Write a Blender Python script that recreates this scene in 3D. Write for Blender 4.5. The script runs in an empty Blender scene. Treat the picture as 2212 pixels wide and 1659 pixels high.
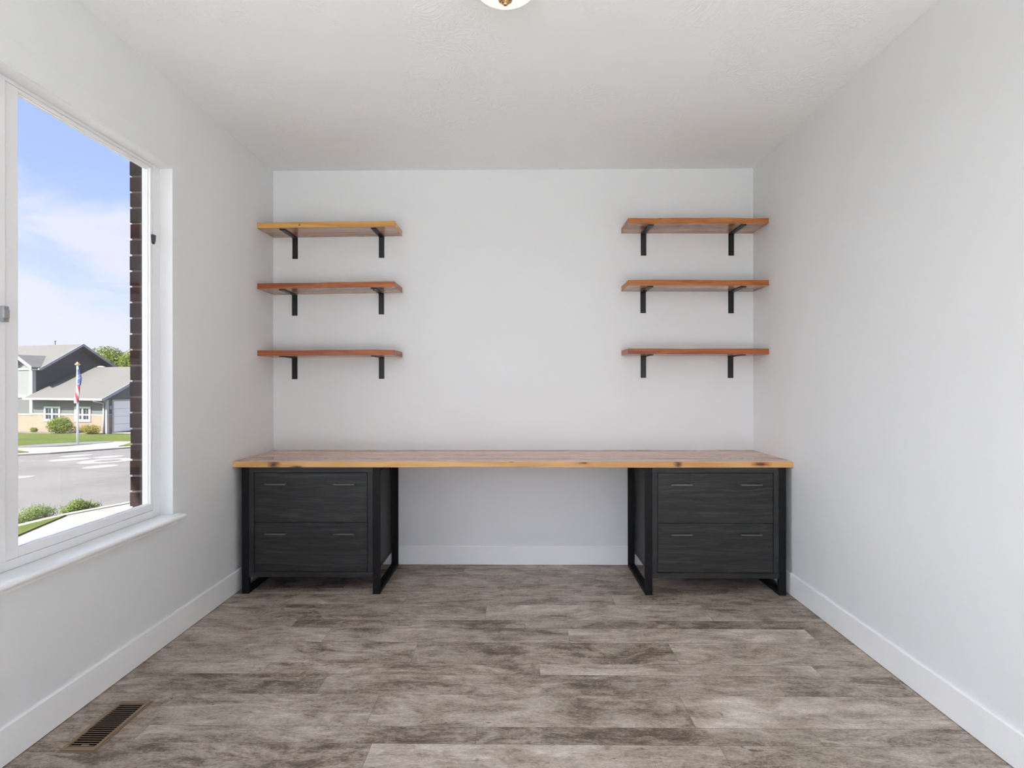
import bpy, bmesh, math, random
from mathutils import Vector, Matrix
random.seed(7)
S = bpy.context.scene
COL = S.collection
PI = math.pi

# ----------------------------------------------------------------- room sizes (metres)
XL, XR, YB, H = -1.713, 1.645, 4.016, 2.763
YR = -1.25                       # rear wall, behind the camera

# ================================================================= node helpers
class NT:
    def __init__(s, name):
        s.m = bpy.data.materials.new(name); s.m.use_nodes = True
        s.t = s.m.node_tree; s.t.nodes.clear()
        s.out = s.t.nodes.new('ShaderNodeOutputMaterial')
        s.n = s.t.nodes; s.l = s.t.links
    def new(s, t, **kw):
        n = s.n.new(t)
        for k, v in kw.items():
            setattr(n, k, v)
        return n
    def set(s, sock, v):
        if v is None: return
        if isinstance(v, bpy.types.NodeSocket): s.l.new(v, sock)
        elif isinstance(v, (tuple, list)):
            v = list(v)
            if sock.type == 'RGBA' and len(v) == 3: v.append(1)
            sock.default_value = v
        else: sock.default_value = v
    def math(s, op, a, b=None, c=None, clamp=False):
        n = s.new('ShaderNodeMath', operation=op, use_clamp=clamp)
        s.set(n.inputs[0], a); s.set(n.inputs[1], b); s.set(n.inputs[2], c)
        return n.outputs[0]
    def vmath(s, op, a, b=None, scale=None):
        n = s.new('ShaderNodeVectorMath', operation=op)
        s.set(n.inputs[0], a); s.set(n.inputs[1], b)
        if scale is not None: s.set(n.inputs[3], scale)
        return n.outputs['Value'] if op in ('LENGTH', 'DOT_PRODUCT', 'DISTANCE') else n.outputs[0]
    def mix(s, f, a, b, bt='MIX'):
        n = s.new('ShaderNodeMix', data_type='RGBA', blend_type=bt)
        s.set(n.inputs[0], f); s.set(n.inputs[6], a); s.set(n.inputs[7], b)
        return n.outputs[2]
    def noise(s, vec, scale=5, detail=4, rough=.5, dist=0, out=0):
        n = s.new('ShaderNodeTexNoise')
        s.set(n.inputs['Vector'], vec); s.set(n.inputs['Scale'], scale); s.set(n.inputs['Detail'], detail)
        s.set(n.inputs['Roughness'], rough); s.set(n.inputs['Distortion'], dist)
        return n.outputs[out]
    def ramp(s, f, stops, interp='LINEAR'):
        n = s.new('ShaderNodeValToRGB'); n.color_ramp.interpolation = interp
        e = n.color_ramp.elements
        while len(e) < len(stops): e.new(.5)
        for el, (p, c) in zip(e, stops):
            el.position = p
            el.color = (c, c, c, 1) if isinstance(c, (int, float)) else (*c, 1)
        s.set(n.inputs[0], f)
        return n.outputs[0]
    def sstep(s, v, a, b):
        n = s.new('ShaderNodeMapRange', interpolation_type='SMOOTHSTEP')
        s.set(n.inputs[0], v); s.set(n.inputs[1], a); s.set(n.inputs[2], b)
        return n.outputs[0]
    def coord(s, out='Object'):
        return s.new('ShaderNodeTexCoord').outputs[out]
    def mapping(s, vec, scale=(1, 1, 1), loc=(0, 0, 0), rot=(0, 0, 0)):
        n = s.new('ShaderNodeMapping')
        s.set(n.inputs[0], vec); n.inputs['Scale'].default_value = scale
        n.inputs['Location'].default_value = loc; n.inputs['Rotation'].default_value = rot
        return n.outputs[0]
    def sep(s, v):
        n = s.new('ShaderNodeSeparateXYZ'); s.set(n.inputs[0], v); return n.outputs
    def comb(s, x, y, z):
        n = s.new('ShaderNodeCombineXYZ'); s.set(n.inputs[0], x); s.set(n.inputs[1], y); s.set(n.inputs[2], z)
        return n.outputs[0]
    def rnd(s):
        return s.new('ShaderNodeObjectInfo').outputs['Random']
    def bump(s, h, strength=.2, dist=.01):
        n = s.new('ShaderNodeBump')
        s.set(n.inputs['Height'], h); n.inputs['Strength'].default_value = strength; n.inputs['Distance'].default_value = dist
        return n.outputs[0]
    def bsdf(s, col, rough=.5, metal=0, normal=None, spec=None, coat=None, coat_rough=.1):
        n = s.new('ShaderNodeBsdfPrincipled')
        s.set(n.inputs['Base Color'], col); s.set(n.inputs['Roughness'], rough); s.set(n.inputs['Metallic'], metal)
        if normal is not None: s.set(n.inputs['Normal'], normal)
        if spec is not None: s.set(n.inputs['Specular IOR Level'], spec)
        if coat is not None: s.set(n.inputs['Coat Weight'], coat); s.set(n.inputs['Coat Roughness'], coat_rough)
        s.l.new(n.outputs[0], s.out.inputs[0])
        return s.m

def srgb(r, g, b):
    f = lambda c: (c/255/12.92) if c/255 <= .04045 else ((c/255+.055)/1.055)**2.4
    return (f(r), f(g), f(b))

M = {}
def flat(name, col, rough=.5, metal=0, spec=None, nscale=0, namount=.1):
    t = NT(name)
    c = col
    if nscale:
        f = t.noise(t.coord(), nscale, 5, .6)
        c = t.mix(f, tuple(x*(1-namount) for x in col), tuple(x*(1+namount) for x in col))
    M[name] = t.bsdf(c, rough, metal, spec=spec)
    return M[name]

# ---- interior paint
def paint(name, col, rough=.55, bs=55, strength=.05):
    t = NT(name); v = t.coord()
    M[name] = t.bsdf(col, rough, normal=t.bump(t.noise(v, bs, 1.5, .6), strength, .004) if strength else None, spec=.3)
paint('wall_paint', (.778, .786, .789))
paint('trim_paint', (.89, .893, .887), rough=.35, strength=.0)
flat('window_vinyl', (.82, .82, .83), .35)
flat('casing_cream', (.20, .19, .162), .5)

t = NT('ceiling_texture'); v = t.coord()
dv = t.vmath('ADD', v, t.vmath('SCALE', t.noise(v, 3.5, 1, .5, out=1), scale=.35))
r1 = t.noise(dv, 16, 3, .62, 1.2)
ridge = t.math('SUBTRACT', 1.0, t.math('ABSOLUTE', t.math('SUBTRACT', r1, .5)))
ridge = t.math('POWER', ridge, 14)
patch = t.sstep(t.noise(v, 2.2, 2, .5), .40, .60)
fine = t.noise(dv, 48, 2, .6)
h = t.math('MULTIPLY', t.math('ADD', ridge, t.math('MULTIPLY', fine, .8)), patch)
M['ceiling_texture'] = t.bsdf((.868, .88, .884), .7, normal=t.bump(h, .2, .010), spec=.2)

# ---- plank floor: per-plank random colours live in the attribute 'plank'
t = NT('plank_floor')
at = t.new('ShaderNodeAttribute', attribute_name='plank')
sp = t.sep(at.outputs['Vector'])
v = t.coord()
off = t.comb(t.math('MULTIPLY', sp[0], 31), t.math('MULTIPLY', sp[1], 17), t.math('MULTIPLY', sp[2], 5))
p = t.vmath('ADD', v, off)
pw = t.vmath('ADD', p, t.vmath('SCALE', t.vmath('SUBTRACT', t.noise(t.mapping(p, (3, 6, 1)), 1, 3, .5, out=1), (.5, .5, .5)), scale=.12))
big = t.noise(t.mapping(pw, (2.4, 5.5, 1)), 1.0, 5, .6, .9)
mid = t.noise(t.mapping(pw, (6.0, 12, 1)), 1.0, 6, .72, 1.6)
diag = t.noise(t.mapping(pw, (5.5, 17, 1), rot=(0, 0, .42)), 1.0, 6, .68, .9)
streak = t.noise(t.mapping(pw, (3.0, 80, 1)), 1.0, 5, .6, .3)
fine = t.noise(t.mapping(p, (70, 170, 1)), 1.0, 2, .75)
val = t.math('ADD', t.math('MULTIPLY', big, .42), t.math('MULTIPLY', mid, .33))
val = t.math('ADD', val, t.math('MULTIPLY', diag, .25))
val = t.math('ADD', val, t.math('MULTIPLY', t.math('SUBTRACT', streak, .5), .17))
val = t.math('ADD', val, t.math('MULTIPLY', t.math('SUBTRACT', fine, .5), .26))
val = t.math('ADD', val, t.math('MULTIPLY', t.math('SUBTRACT', sp[1], .5), .07))
col = t.ramp(val, [(.315, srgb(74, 60, 48)), (.41, srgb(118, 103, 89)), (.475, srgb(160, 145, 130)), (.555, srgb(188, 174, 160)), (.67, srgb(222, 210, 198))])
# saw-mark chatter across the grain in patches
wv = t.new('ShaderNodeTexWave', bands_direction='X')
t.set(wv.inputs['Vector'], pw); wv.inputs['Scale'].default_value = 58; wv.inputs['Distortion'].default_value = 1.5; wv.inputs['Detail'].default_value = 2
sawm = t.math('MULTIPLY', t.sstep(t.noise(t.mapping(p, (2.2, 5, 1)), 1.3, 2, .5), .52, .66), wv.outputs['Fac'])
col = t.mix(t.math('MULTIPLY', sawm, .22), col, srgb(108, 94, 82))
# dark frayed knots
kn = t.noise(t.mapping(pw, (7.5, 15, 1)), 1.0, 5, .78, 2.0)
kmask = t.math('MULTIPLY', t.sstep(kn, .60, .69), t.sstep(t.noise(t.mapping(p, (26, 40, 1)), 1, 4, .7), .42, .6))
col = t.mix(t.math('MULTIPLY', kmask, .9), col, srgb(70, 57, 48))
ton = t.math('ADD', .93, t.math('MULTIPLY', sp[2], .14))
col = t.mix(1.0, col, t.comb(ton, ton, ton), 'MULTIPLY')
bh = t.noise(t.mapping(p, (40, 120, 1)), 1.0, 2, .7)
M['plank_floor'] = t.bsdf(col, t.math('ADD', .36, t.math('MULTIPLY', fine, .16)), normal=t.bump(bh, .12, .002), spec=.42)
flat('floor_gap', srgb(104, 90, 78), .8)

# ---- wood with long grain along X
def wood(name, dark, mid_, light, knots=(), board=None, rough=.32, gs=1.0, coat=0.0, flatax='y', seam=False):
    t = NT(name); v0 = t.coord()
    ro = t.rnd()
    v = t.vmath('ADD', v0, t.comb(t.math('MULTIPLY', ro, 23.0), t.math('MULTIPLY', ro, 7.0), t.math('MULTIPLY', ro, 3.0)))
    c = t.sep(v0)
    tone = None
    if board:
        idx = t.math('FLOOR', t.math('DIVIDE', c[1], board))
        wn = t.new('ShaderNodeTexWhiteNoise', noise_dimensions='1D')
        t.set(wn.inputs['W'], t.math('ADD', idx, t.math('MULTIPLY', ro, 10)))
        tone = wn.outputs['Value']
        v = t.vmath('ADD', v, t.comb(t.math('MULTIPLY', idx, 3.7), 0, t.math('MULTIPLY', idx, 1.3)))
    w = t.vmath('ADD', v, t.vmath('SCALE', t.vmath('SUBTRACT', t.noise(t.mapping(v, (1.5, 5, 5)), 1, 2, .5, out=1), (.5, .5, .5)), scale=.10))
    rings = t.noise(t.mapping(w, (.9*gs, 13*gs, 13*gs)), 1, 4, .5, 1.0)
    lines = t.math('ABSOLUTE', t.math('SUBTRACT', t.math('FRACT', t.math('MULTIPLY', rings, 6.0)), .5))
    fib = t.noise(t.mapping(v, (5, 130, 130)), 1, 4, .6)
    val = t.math('ADD', t.math('MULTIPLY', rings, .55), t.math('MULTIPLY', lines, .34))
    val = t.math('ADD', val, t.math('MULTIPLY', fib, .22))
    if tone is not None:
        val = t.math('ADD', val, t.math('MULTIPLY', t.math('SUBTRACT', tone, .5), .30))
    col = t.ramp(val, [(.22, dark), (.47, mid_), (.72, light)])
    for (kx, kz, rx, rz, kc) in knots:          # knots on the front edge at (x, z)
        dx = t.math('DIVIDE', t.math('SUBTRACT', c[0], kx), rx)
        dz = t.math('DIVIDE', t.math('SUBTRACT', c[2], kz), rz)
        nz = t.math('MULTIPLY', t.math('SUBTRACT', t.noise(t.mapping(v, (40, 40, 60)), 1, 3, .6), .5), .9)
        d = t.math('ADD', t.math('SQRT', t.math('ADD', t.math('MULTIPLY', dx, dx), t.math('MULTIPLY', dz, dz))), nz)
        halo = t.math('SUBTRACT', 1.0, t.sstep(d, .5, 1.35))
        core = t.math('SUBTRACT', 1.0, t.sstep(d, .15, .62))
        col = t.mix(t.math('MULTIPLY', halo, .75), col, kc)
        col = t.mix(t.math('MULTIPLY', core, .85), col, srgb(45, 22, 12))
    if board and seam:
        fr = t.math('FRACT', t.math('DIVIDE', c[1], board))
        e = t.math('MINIMUM', fr, t.math('SUBTRACT', 1.0, fr))
        col = t.mix(t.math('MULTIPLY', t.math('SUBTRACT', 1.0, t.sstep(e, 0.0, .022)), .45), col, dark)
    if board:                                   # scattered small dark knots on the wide faces
        kn = t.noise(t.mapping(w, (5, 12, 5)), 1, 3, .55, .8)
        col = t.mix(t.math('MULTIPLY', t.sstep(kn, .665, .74), .7), col, tuple(x*.35 for x in dark))
    M[name] = t.bsdf(col, rough, normal=t.bump(fib, .05, .001), coat=coat, spec=.5)
KR = srgb(112, 52, 22)
wood('desk_top_wood', srgb(150, 104, 78), srgb(196, 152, 122), srgb(222, 186, 156), board=.0975, rough=.24, coat=.35, seam=True)
wood('desk_edge_wood', srgb(180, 122, 62), srgb(206, 158, 96), srgb(224, 182, 122), gs=.6, rough=.35,
     knots=[(-1.462, .783, .036, .030, KR), (-1.322, .766, .040, .010, KR), (-.034, .801, .018, .006, KR), (.397, .792, .05, .010, srgb(180, 110, 50)),
            (.962, .785, .026, .022, KR), (1.455, .785, .06, .016, srgb(150, 78, 38))])
wood('reclaimed_red_wood', srgb(120, 78, 54), srgb(166, 122, 94), srgb(194, 154, 126), board=.127, rough=.26, seam=True, coat=.3)
wood('golden_edge_wood', srgb(176, 116, 52), srgb(208, 156, 84), srgb(224, 178, 108), gs=.5, rough=.38, knots=[(.28, .020, .008, .006, srgb(120, 70, 30))])
wood('russet_edge_wood', srgb(100, 48, 24), srgb(156, 84, 44), srgb(188, 112, 64), gs=.9, rough=.36)
wood('amber_knot_wood', srgb(116, 60, 24), srgb(172, 102, 46), srgb(198, 128, 64), gs=.8, rough=.36, knots=[(.206, .036, .016, .010, srgb(96, 48, 18))])
wood('amber_edge_wood', srgb(120, 62, 24), srgb(170, 98, 42), srgb(198, 126, 60), gs=.9, rough=.36)

# ---- charcoal oak laminate
def oak(name, grain_axis):
    t = NT(name); v0 = t.coord(); ro = t.rnd()
    v = t.vmath('ADD', v0, t.comb(t.math('MULTIPLY', ro, 13.0), t.math('MULTIPLY', ro, 5.0), t.math('MULTIPLY', ro, 9.0)))
    w = t.vmath('ADD', v, t.vmath('SCALE', t.vmath('SUBTRACT', t.noise(v, 3.2, 2, .5, out=1), (.5, .5, .5)), scale=.05))
    sc = (1.6, 46, 46) if grain_axis == 'x' else (60, 60, 2.5)
    s2 = (9, 220, 220) if grain_axis == 'x' else (220, 220, 9)
    a = t.noise(t.mapping(w, sc), 1, 5, .62, .8)
    b = t.noise(t.mapping(v, s2), 1, 4, .7)
    val = t.math('ADD', t.math('MULTIPLY', a, .62), t.math('MULTIPLY', b, .38))
    col = t.ramp(val, [(.30, srgb(20, 20, 19)), (.50, srgb(41, 41, 40)), (.62, srgb(57, 57, 56)), (.76, srgb(88, 88, 87))])
    M[name] = t.bsdf(col, .5, normal=t.bump(b, .12, .001), spec=.35)
oak('charcoal_oak', 'x'); oak('charcoal_oak_upright', 'z')
flat('black_metal', srgb(16, 16, 17), .6, 0, spec=.25)
flat('bracket_steel', srgb(34, 35, 37), .4, .3)
flat('screw_black', srgb(18, 18, 18), .4, .3)
flat('handle_nickel', srgb(112, 106, 98), .3, .9)
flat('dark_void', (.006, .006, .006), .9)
flat('vent_tan', srgb(134, 114, 90), .42, .0, spec=.5)
flat('vent_louver', srgb(128, 106, 80), .45)
flat('latch_black', srgb(45, 45, 48), .5)
flat('latch_grey', srgb(150, 150, 152), .5)
flat('brass', (.78, .50, .24), .25, 1.0)
t = NT('lamp_glass'); em = t.new('ShaderNodeEmission')
em.inputs[0].default_value = (1, .925, .835, 1); em.inputs[1].default_value = 1.03
t.l.new(em.outputs[0], t.out.inputs[0]); M['lamp_glass'] = t.m

# ---- architectural glass (thin pane, both faces tint): clear; grey tint added to dim outdoors
def glass(name, tint):
    t = NT(name)
    tr = t.new('ShaderNodeBsdfTransparent'); tr.inputs[0].default_value = (*tint, 1)
    gl = t.new('ShaderNodeBsdfGlossy'); gl.inputs['Roughness'].default_value = .02
    lw = t.new('ShaderNodeFresnel'); lw.inputs[0].default_value = 1.45
    mx = t.new('ShaderNodeMixShader')
    t.set(mx.inputs[0], t.math('MULTIPLY', lw.outputs[0], .15)); t.l.new(tr.outputs[0], mx.inputs[1]); t.l.new(gl.outputs[0], mx.inputs[2])
    t.l.new(mx.outputs[0], t.out.inputs[0]); M[name] = t.m
glass('clear_glass', (.98, .985, .98))
glass('grey_glass', (.79, .79, .79))

# ---- exterior
def noisy(name, a, b, scale, rough=.9, bumps=0, detail=6):
    t = NT(name); v = t.coord()
    f = t.noise(v, scale, detail, .65); g = t.noise(v, scale*9, 3, .7)
    c = t.mix(t.sstep(t.math('ADD', t.math('MULTIPLY', f, .65), t.math('MULTIPLY', g, .35)), .36, .64), a, b)
    M[name] = t.bsdf(c, rough, normal=t.bump(g, bumps, .02) if bumps else None, spec=.2)
noisy('asphalt', (.165, .150, .133), (.200, .183, .163), .5)
noisy('asphalt_patch', (.27, .255, .235), (.31, .295, .27), 2)
noisy('concrete', (.300, .275, .230), (.335, .31, .265), 1.2)
noisy('bounce_concrete', (.74, .755, .735), (.80, .815, .795), 1.0)  # extra pale, so the added slab throws more light indoors
noisy('mulch', (.14, .13, .125), (.20, .19, .18), 4)
t = NT('lawn_grass'); v = t.coord()
f = t.noise(v, .55, 5, .6); g = t.noise(t.mapping(v, (6, 6, 6)), 2, 4, .7)
c = t.mix(t.sstep(f, .35, .65), (.085, .110, .020), (.135, .145, .034))
c = t.mix(t.math('MULTIPLY', g, .5), c, (.06, .095, .012))
M['lawn_grass'] = t.bsdf(c, .9, normal=t.bump(g, .6, .05), spec=.1)
def leafm(name, a, b, trans=.3):
    t = NT(name); v = t.coord()
    at = t.new('ShaderNodeAttribute', attribute_name='leaf')
    col = t.mix(at.outputs['Fac'], a, b)
    d = t.new('ShaderNodeBsdfDiffuse'); t.set(d.inputs[0], col)
    tr = t.new('ShaderNodeBsdfTranslucent'); t.set(tr.inputs[0], col)
    mx = t.new('ShaderNodeMixShader'); mx.inputs[0].default_value = trans
    t.l.new(d.outputs[0], mx.inputs[1]); t.l.new(tr.outputs[0], mx.inputs[2]); t.l.new(mx.outputs[0], t.out.inputs[0])
    M[name] = t.m
leafm('leaf_green', (.10, .145, .024), (.27, .31, .075))
leafm('leaf_lime', (.14, .19, .045), (.30, .35, .12))
leafm('leaf_gold', (.20, .19, .036), (.40, .33, .09))
leafm('leaf_tree', (.085, .13, .022), (.26, .30, .065), .42)
flat('bark', (.12, .085, .06), .9)
def brickm(name, cols):
    t = NT(name); at = t.new('ShaderNodeAttribute', attribute_name='brick')
    sp = t.sep(at.outputs['Vector']); v = t.coord()
    n = t.noise(v, 60, 4, .7); n2 = t.noise(v, 9, 3, .6)
    c = t.ramp(sp[0], [(0.0, cols[0]), (.5, cols[1]), (1.0, cols[2])])
    c = t.mix(t.math('MULTIPLY', t.sstep(n, .4, .75), .35), c, tuple(min(1, x*1.8) for x in cols[1]))
    c = t.mix(t.math('MULTIPLY', t.sstep(n2, .5, .8), .5), c, tuple(x*.55 for x in cols[1]))
    M[name] = t.bsdf(c, .85, normal=t.bump(n, .5, .004), spec=.15)
brickm('dark_brick', [(.030, .021, .019), (.037, .024, .021), (.046, .023, .019)])
noisy('mortar', (.17, .148, .118), (.23, .20, .16), 30)
def lapsiding(name, col, pitch, axis='z'):
    t = NT(name); c = t.sep(t.coord())
    fr = t.math('FRACT', t.math('DIVIDE', c['XYZ'.index(axis.upper())], pitch))
    e = t.sstep(fr, .0, .12) if axis == 'z' else t.sstep(t.math('MINIMUM', fr, t.math('SUBTRACT', 1.0, fr)), .0, .06)
    cc = t.mix(e, tuple(x*.6 for x in col), col)
    M[name] = t.bsdf(cc, .7, normal=t.bump(fr if axis == 'z' else e, .3, .015), spec=.2)
lapsiding('siding_grey', (.135, .137, .130), .18)
lapsiding('siding_dark', (.085, .085, .088), .18)
lapsiding('siding_panel', (.22, .224, .215), .32, 'x')
flat('white_trim', (.40, .40, .39), .5)
flat('grey_fascia', (.30, .305, .32), .5)
flat('garage_white', (.86, .84, .79), .5)
t = NT('shingles'); v = t.coord(); c = t.sep(v)
n = t.noise(t.mapping(v, (3.5, 9, 9)), 1, 4, .7); n2 = t.noise(v, .9, 3, .6)
fr = t.math('FRACT', t.math('DIVIDE', c[2], .085))
cc = t.mix(n, (.098, .091, .083), (.165, .155, .141)); cc = t.mix(t.math('MULTIPLY', n2, .35), cc, (.19, .176, .157))
cc = t.mix(t.math('MULTIPLY', t.sstep(fr, .82, 1.0), .35), cc, (.05, .048, .046))
M['shingles'] = t.bsdf(cc, .9, normal=t.bump(fr, .3, .02), spec=.15)
t = NT('ledge_stone'); v = t.coord()
br = t.new('ShaderNodeTexBrick'); sc = t.sep(v)
t.set(br.inputs['Vector'], t.comb(t.math('ADD', sc[0], sc[1]), sc[2], 0))
br.inputs['Scale'].default_value = 1.0; br.inputs['Brick Width'].default_value = .45; br.inputs['Row Height'].default_value = .13; br.inputs['Mortar Size'].default_value = .012
br.inputs['Color1'].default_value = (.335, .235, .168, 1); br.inputs['Color2'].default_value = (.265, .192, .138, 1); br.inputs['Mortar'].default_value = (.17, .125, .09, 1)
f = t.noise(v, 5, 5, .7)
M['ledge_stone'] = t.bsdf(t.mix(t.math('MULTIPLY', f, .6), br.outputs['Color'], (.37, .285, .215)), .9, normal=t.bump(f, .5, .05), spec=.1)
flat('house_glass', (.03, .035, .04), .12)
flat('soffit', (.42, .40, .37), .7)
flat('pole_white', (.80, .80, .79), .35)
flat('gold_cap', (.75, .50, .22), .35, .8)
t = NT('flag_cloth'); uv = t.sep(t.new('ShaderNodeUVMap').outputs[0])
st = t.math('GREATER_THAN', t.math('FRACT', t.math('MULTIPLY', uv[0], 6.5)), .5)
red = t.mix(st, (.50, .045, .06), (.66, .64, .62))
blue = t.mix(t.math('GREATER_THAN', t.noise(t.comb(t.math('MULTIPLY', uv[0], 9), t.math('MULTIPLY', uv[1], 16), 0), 2.2, 0, .5), .66), (.055, .075, .21), (.6, .6, .62))
c = t.mix(t.math('GREATER_THAN', uv[1], .56), red, blue)
M['flag_cloth'] = t.bsdf(c, .8)

# ================================================================= mesh helpers
class MB:
    def __init__(s): s.b = bmesh.new()
    def box(s, x0, x1, y0, y1, z0, z1, mi=0):
        vs = [s.b.verts.new((x, y, z)) for x in (x0, x1) for y in (y0, y1) for z in (z0, z1)]
        for f in ((0, 1, 3, 2), (4, 6, 7, 5), (0, 4, 5, 1), (2, 3, 7, 6), (0, 2, 6, 4), (1, 5, 7, 3)):
            fa = s.b.faces.new([vs[i] for i in f]); fa.material_index = mi
        return s
    def prism(s, pts, lo, hi, axis='y', mi=0):
        """pts: 2-D outline; axis: extrusion axis. x->(a,b)=(y,z)  y->(x,z)  z->(x,y)"""
        def P(a, b, h):
            return {'x': (h, a, b), 'y': (a, h, b), 'z': (a, b, h)}[axis]
        A = [s.b.verts.new(P(a, b, lo)) for a, b in pts]; B = [s.b.verts.new(P(a, b, hi)) for a, b in pts]
        n = len(pts)
        fs = [s.b.faces.new(A), s.b.faces.new(B[::-1])]
        for i in range(n): fs.append(s.b.faces.new((A[i], B[i], B[(i+1) % n], A[(i+1) % n])))
        for f in fs: f.material_index = mi
        return s
    def poly(s, pts, mi=0):
        f = s.b.faces.new([s.b.verts.new(p) for p in pts]); f.material_index = mi; return s
    def ring(s, ox0, ox1, oz0, oz1, ix0, ix1, iz0, iz1, a0, a1, axis='x', mi=0):
        """rectangular frame; (ox,oz) outer rect, (ix,iz) inner rect in the plane, a0..a1 along axis"""
        def bx(p0, p1, q0, q1):
            if p1 - p0 <= 1e-6 or q1 - q0 <= 1e-6: return
            if axis == 'x': s.box(a0, a1, p0, p1, q0, q1, mi)
            elif axis == 'y': s.box(p0, p1, a0, a1, q0, q1, mi)
            else: s.box(p0, p1, q0, q1, a0, a1, mi)
        bx(ox0, ix0, oz0, oz1); bx(ix1, ox1, oz0, oz1); bx(ix0, ix1, oz0, iz0); bx(ix0, ix1, iz1, oz1)
        return s
    def tube(s, p0, p1, r0, r1=None, n=12, caps=True):
        r1 = r0 if r1 is None else r1
        p0, p1 = Vector(p0), Vector(p1); d = (p1-p0).normalized()
        a = d.orthogonal().normalized(); b = d.cross(a)
        A = [s.b.verts.new(p0 + (a*math.cos(2*PI*i/n) + b*math.sin(2*PI*i/n))*r0) for i in range(n)]
        B = [s.b.verts.new(p1 + (a*math.cos(2*PI*i/n) + b*math.sin(2*PI*i/n))*r1) for i in range(n)]
        for i in range(n):
            f = s.b.faces.new((A[i], A[(i+1) % n], B[(i+1) % n], B[i])); f.smooth = True
        if caps: s.b.faces.new(A[::-1]); s.b.faces.new(B)
        return s
    def lathe(s, prof, n=48, center=(0, 0)):
        """prof: list of (r, z)"""
        rings = []
        for r, z in prof:
            if r < 1e-6: rings.append([s.b.verts.new((center[0], center[1], z))])
            else: rings.append([s.b.verts.new((center[0]+r*math.cos(2*PI*i/n), center[1]+r*math.sin(2*PI*i/n), z)) for i in range(n)])
        for R0, R1 in zip(rings, rings[1:]):
            for i in range(n):
                q = [R0[i % len(R0)], R0[(i+1) % len(R0)], R1[(i+1) % len(R1)], R1[i % len(R1)]]
                q = list(dict.fromkeys(q))
                if len(q) > 2: f = s.b.faces.new(q); f.smooth = True
        return s
    def build(s, name, mats, parent=None, bevel=0, loc=(0, 0, 0), segs=2, fixn=True):
        if fixn: bmesh.ops.recalc_face_normals(s.b, faces=s.b.faces[:])
        me = bpy.data.meshes.new(name); s.b.to_mesh(me); s.b.free()
        for m in (mats if isinstance(mats, (list, tuple)) else [mats]):
            me.materials.append(M[m])
        o = bpy.data.objects.new(name, me); COL.objects.link(o); o.location = loc
        if parent: o.parent = parent
        if bevel:
            md = o.modifiers.new('bevel', 'BEVEL'); md.width = bevel; md.segments = segs; md.limit_method = 'ANGLE'; md.angle_limit = math.radians(40)
        return o

def tag(o, label, cat, group=None, kind=None):
    o['label'] = label; o['category'] = cat
    if group: o['group'] = group
    if kind: o['kind'] = kind
    return o
def empty(name, loc, label, cat, group=None, kind=None, rz=0):
    o = bpy.data.objects.new(name, None); COL.objects.link(o); o.location = loc; o.rotation_euler = (0, 0, rz)
    o.empty_display_size = .1
    return tag(o, label, cat, group, kind)

# ================================================================= FLOOR
rows = [(4.016, .139), (3.772, .139-1.22*.41), (3.551, .345), (3.444, .563), (3.291, -.174), (3.073, .041), (2.974, .258), (2.808, .734),
        (2.597, .099), (2.498, .395), (2.338, -.563), (2.119, -.148), (2.018, .707)]
rows[0] = (4.016, -.359); rows[1] = (3.772, .139)
y = 2.018; k = 0
seq = [.158, .215, .101, .158, .215, .101]
while y > YR - .02:
    y -= seq[k % 6]; k += 1
    rows.append((y, random.uniform(-.6, .6)))
b = bmesh.new(); lay = b.loops.layers.float_color.new('plank')
g = .0006
def quad(b, x0, x1, y0, y1, z, mi, rc):
    f = b.faces.new([b.verts.new(p) for p in ((x0, y0, z), (x1, y0, z), (x1, y1, z), (x0, y1, z))])
    f.material_index = mi
    for l in f.loops: l[lay] = rc
# sub-floor, slightly lower so that the gaps between the planks read dark
for (x0, x1, y0, y1) in ((XL, XR, YR, YB),):
    quad(b, x0, x1, y0, y1, -.003, 1, (0, 0, 0, 1))
for (y1, xj), (y0, _) in zip(rows, rows[1:] + [(YR, 0)]):
    if y0 < YR: y0 = YR
    if y1 <= YR: continue
    xs = [xj + 1.22*i for i in range(-4, 5)]
    xs = [XL] + [x for x in xs if XL+.02 < x < XR-.02] + [XR]
    for x0, x1 in zip(xs, xs[1:]):
        quad(b, x0+g, x1-g, y0+g, y1-g, 0, 0, (random.random(), random.random(), random.random(), 1))
# solid skirt below
for f in [((XL, YR, -.003), (XL, YB, -.003), (XL, YB, -.1), (XL, YR, -.1)), ((XR, YR, -.003), (XR, YB, -.003), (XR, YB, -.1), (XR, YR, -.1)),
          ((XL, YR, -.1), (XR, YR, -.1), (XR, YB, -.1), (XL, YB, -.1)), ((XL, YR, -.003), (XR, YR, -.003), (XR, YR, -.1), (XL, YR, -.1)), ((XL, YB, -.003), (XR, YB, -.003), (XR, YB, -.1), (XL, YB, -.1))]:
    fa = b.faces.new([b.verts.new(p) for p in f]); fa.material_index = 1
    for l in fa.loops: l[lay] = (0, 0, 0, 1)
me = bpy.data.meshes.new('floor'); b.to_mesh(me); b.free()
me.materials.append(M['plank_floor']); me.materials.append(M['floor_gap'])
o = bpy.data.objects.new('floor', me); COL.objects.link(o)
tag(o, 'weathered grey brown plank floor of the room', 'floor', kind='structure')

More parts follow.
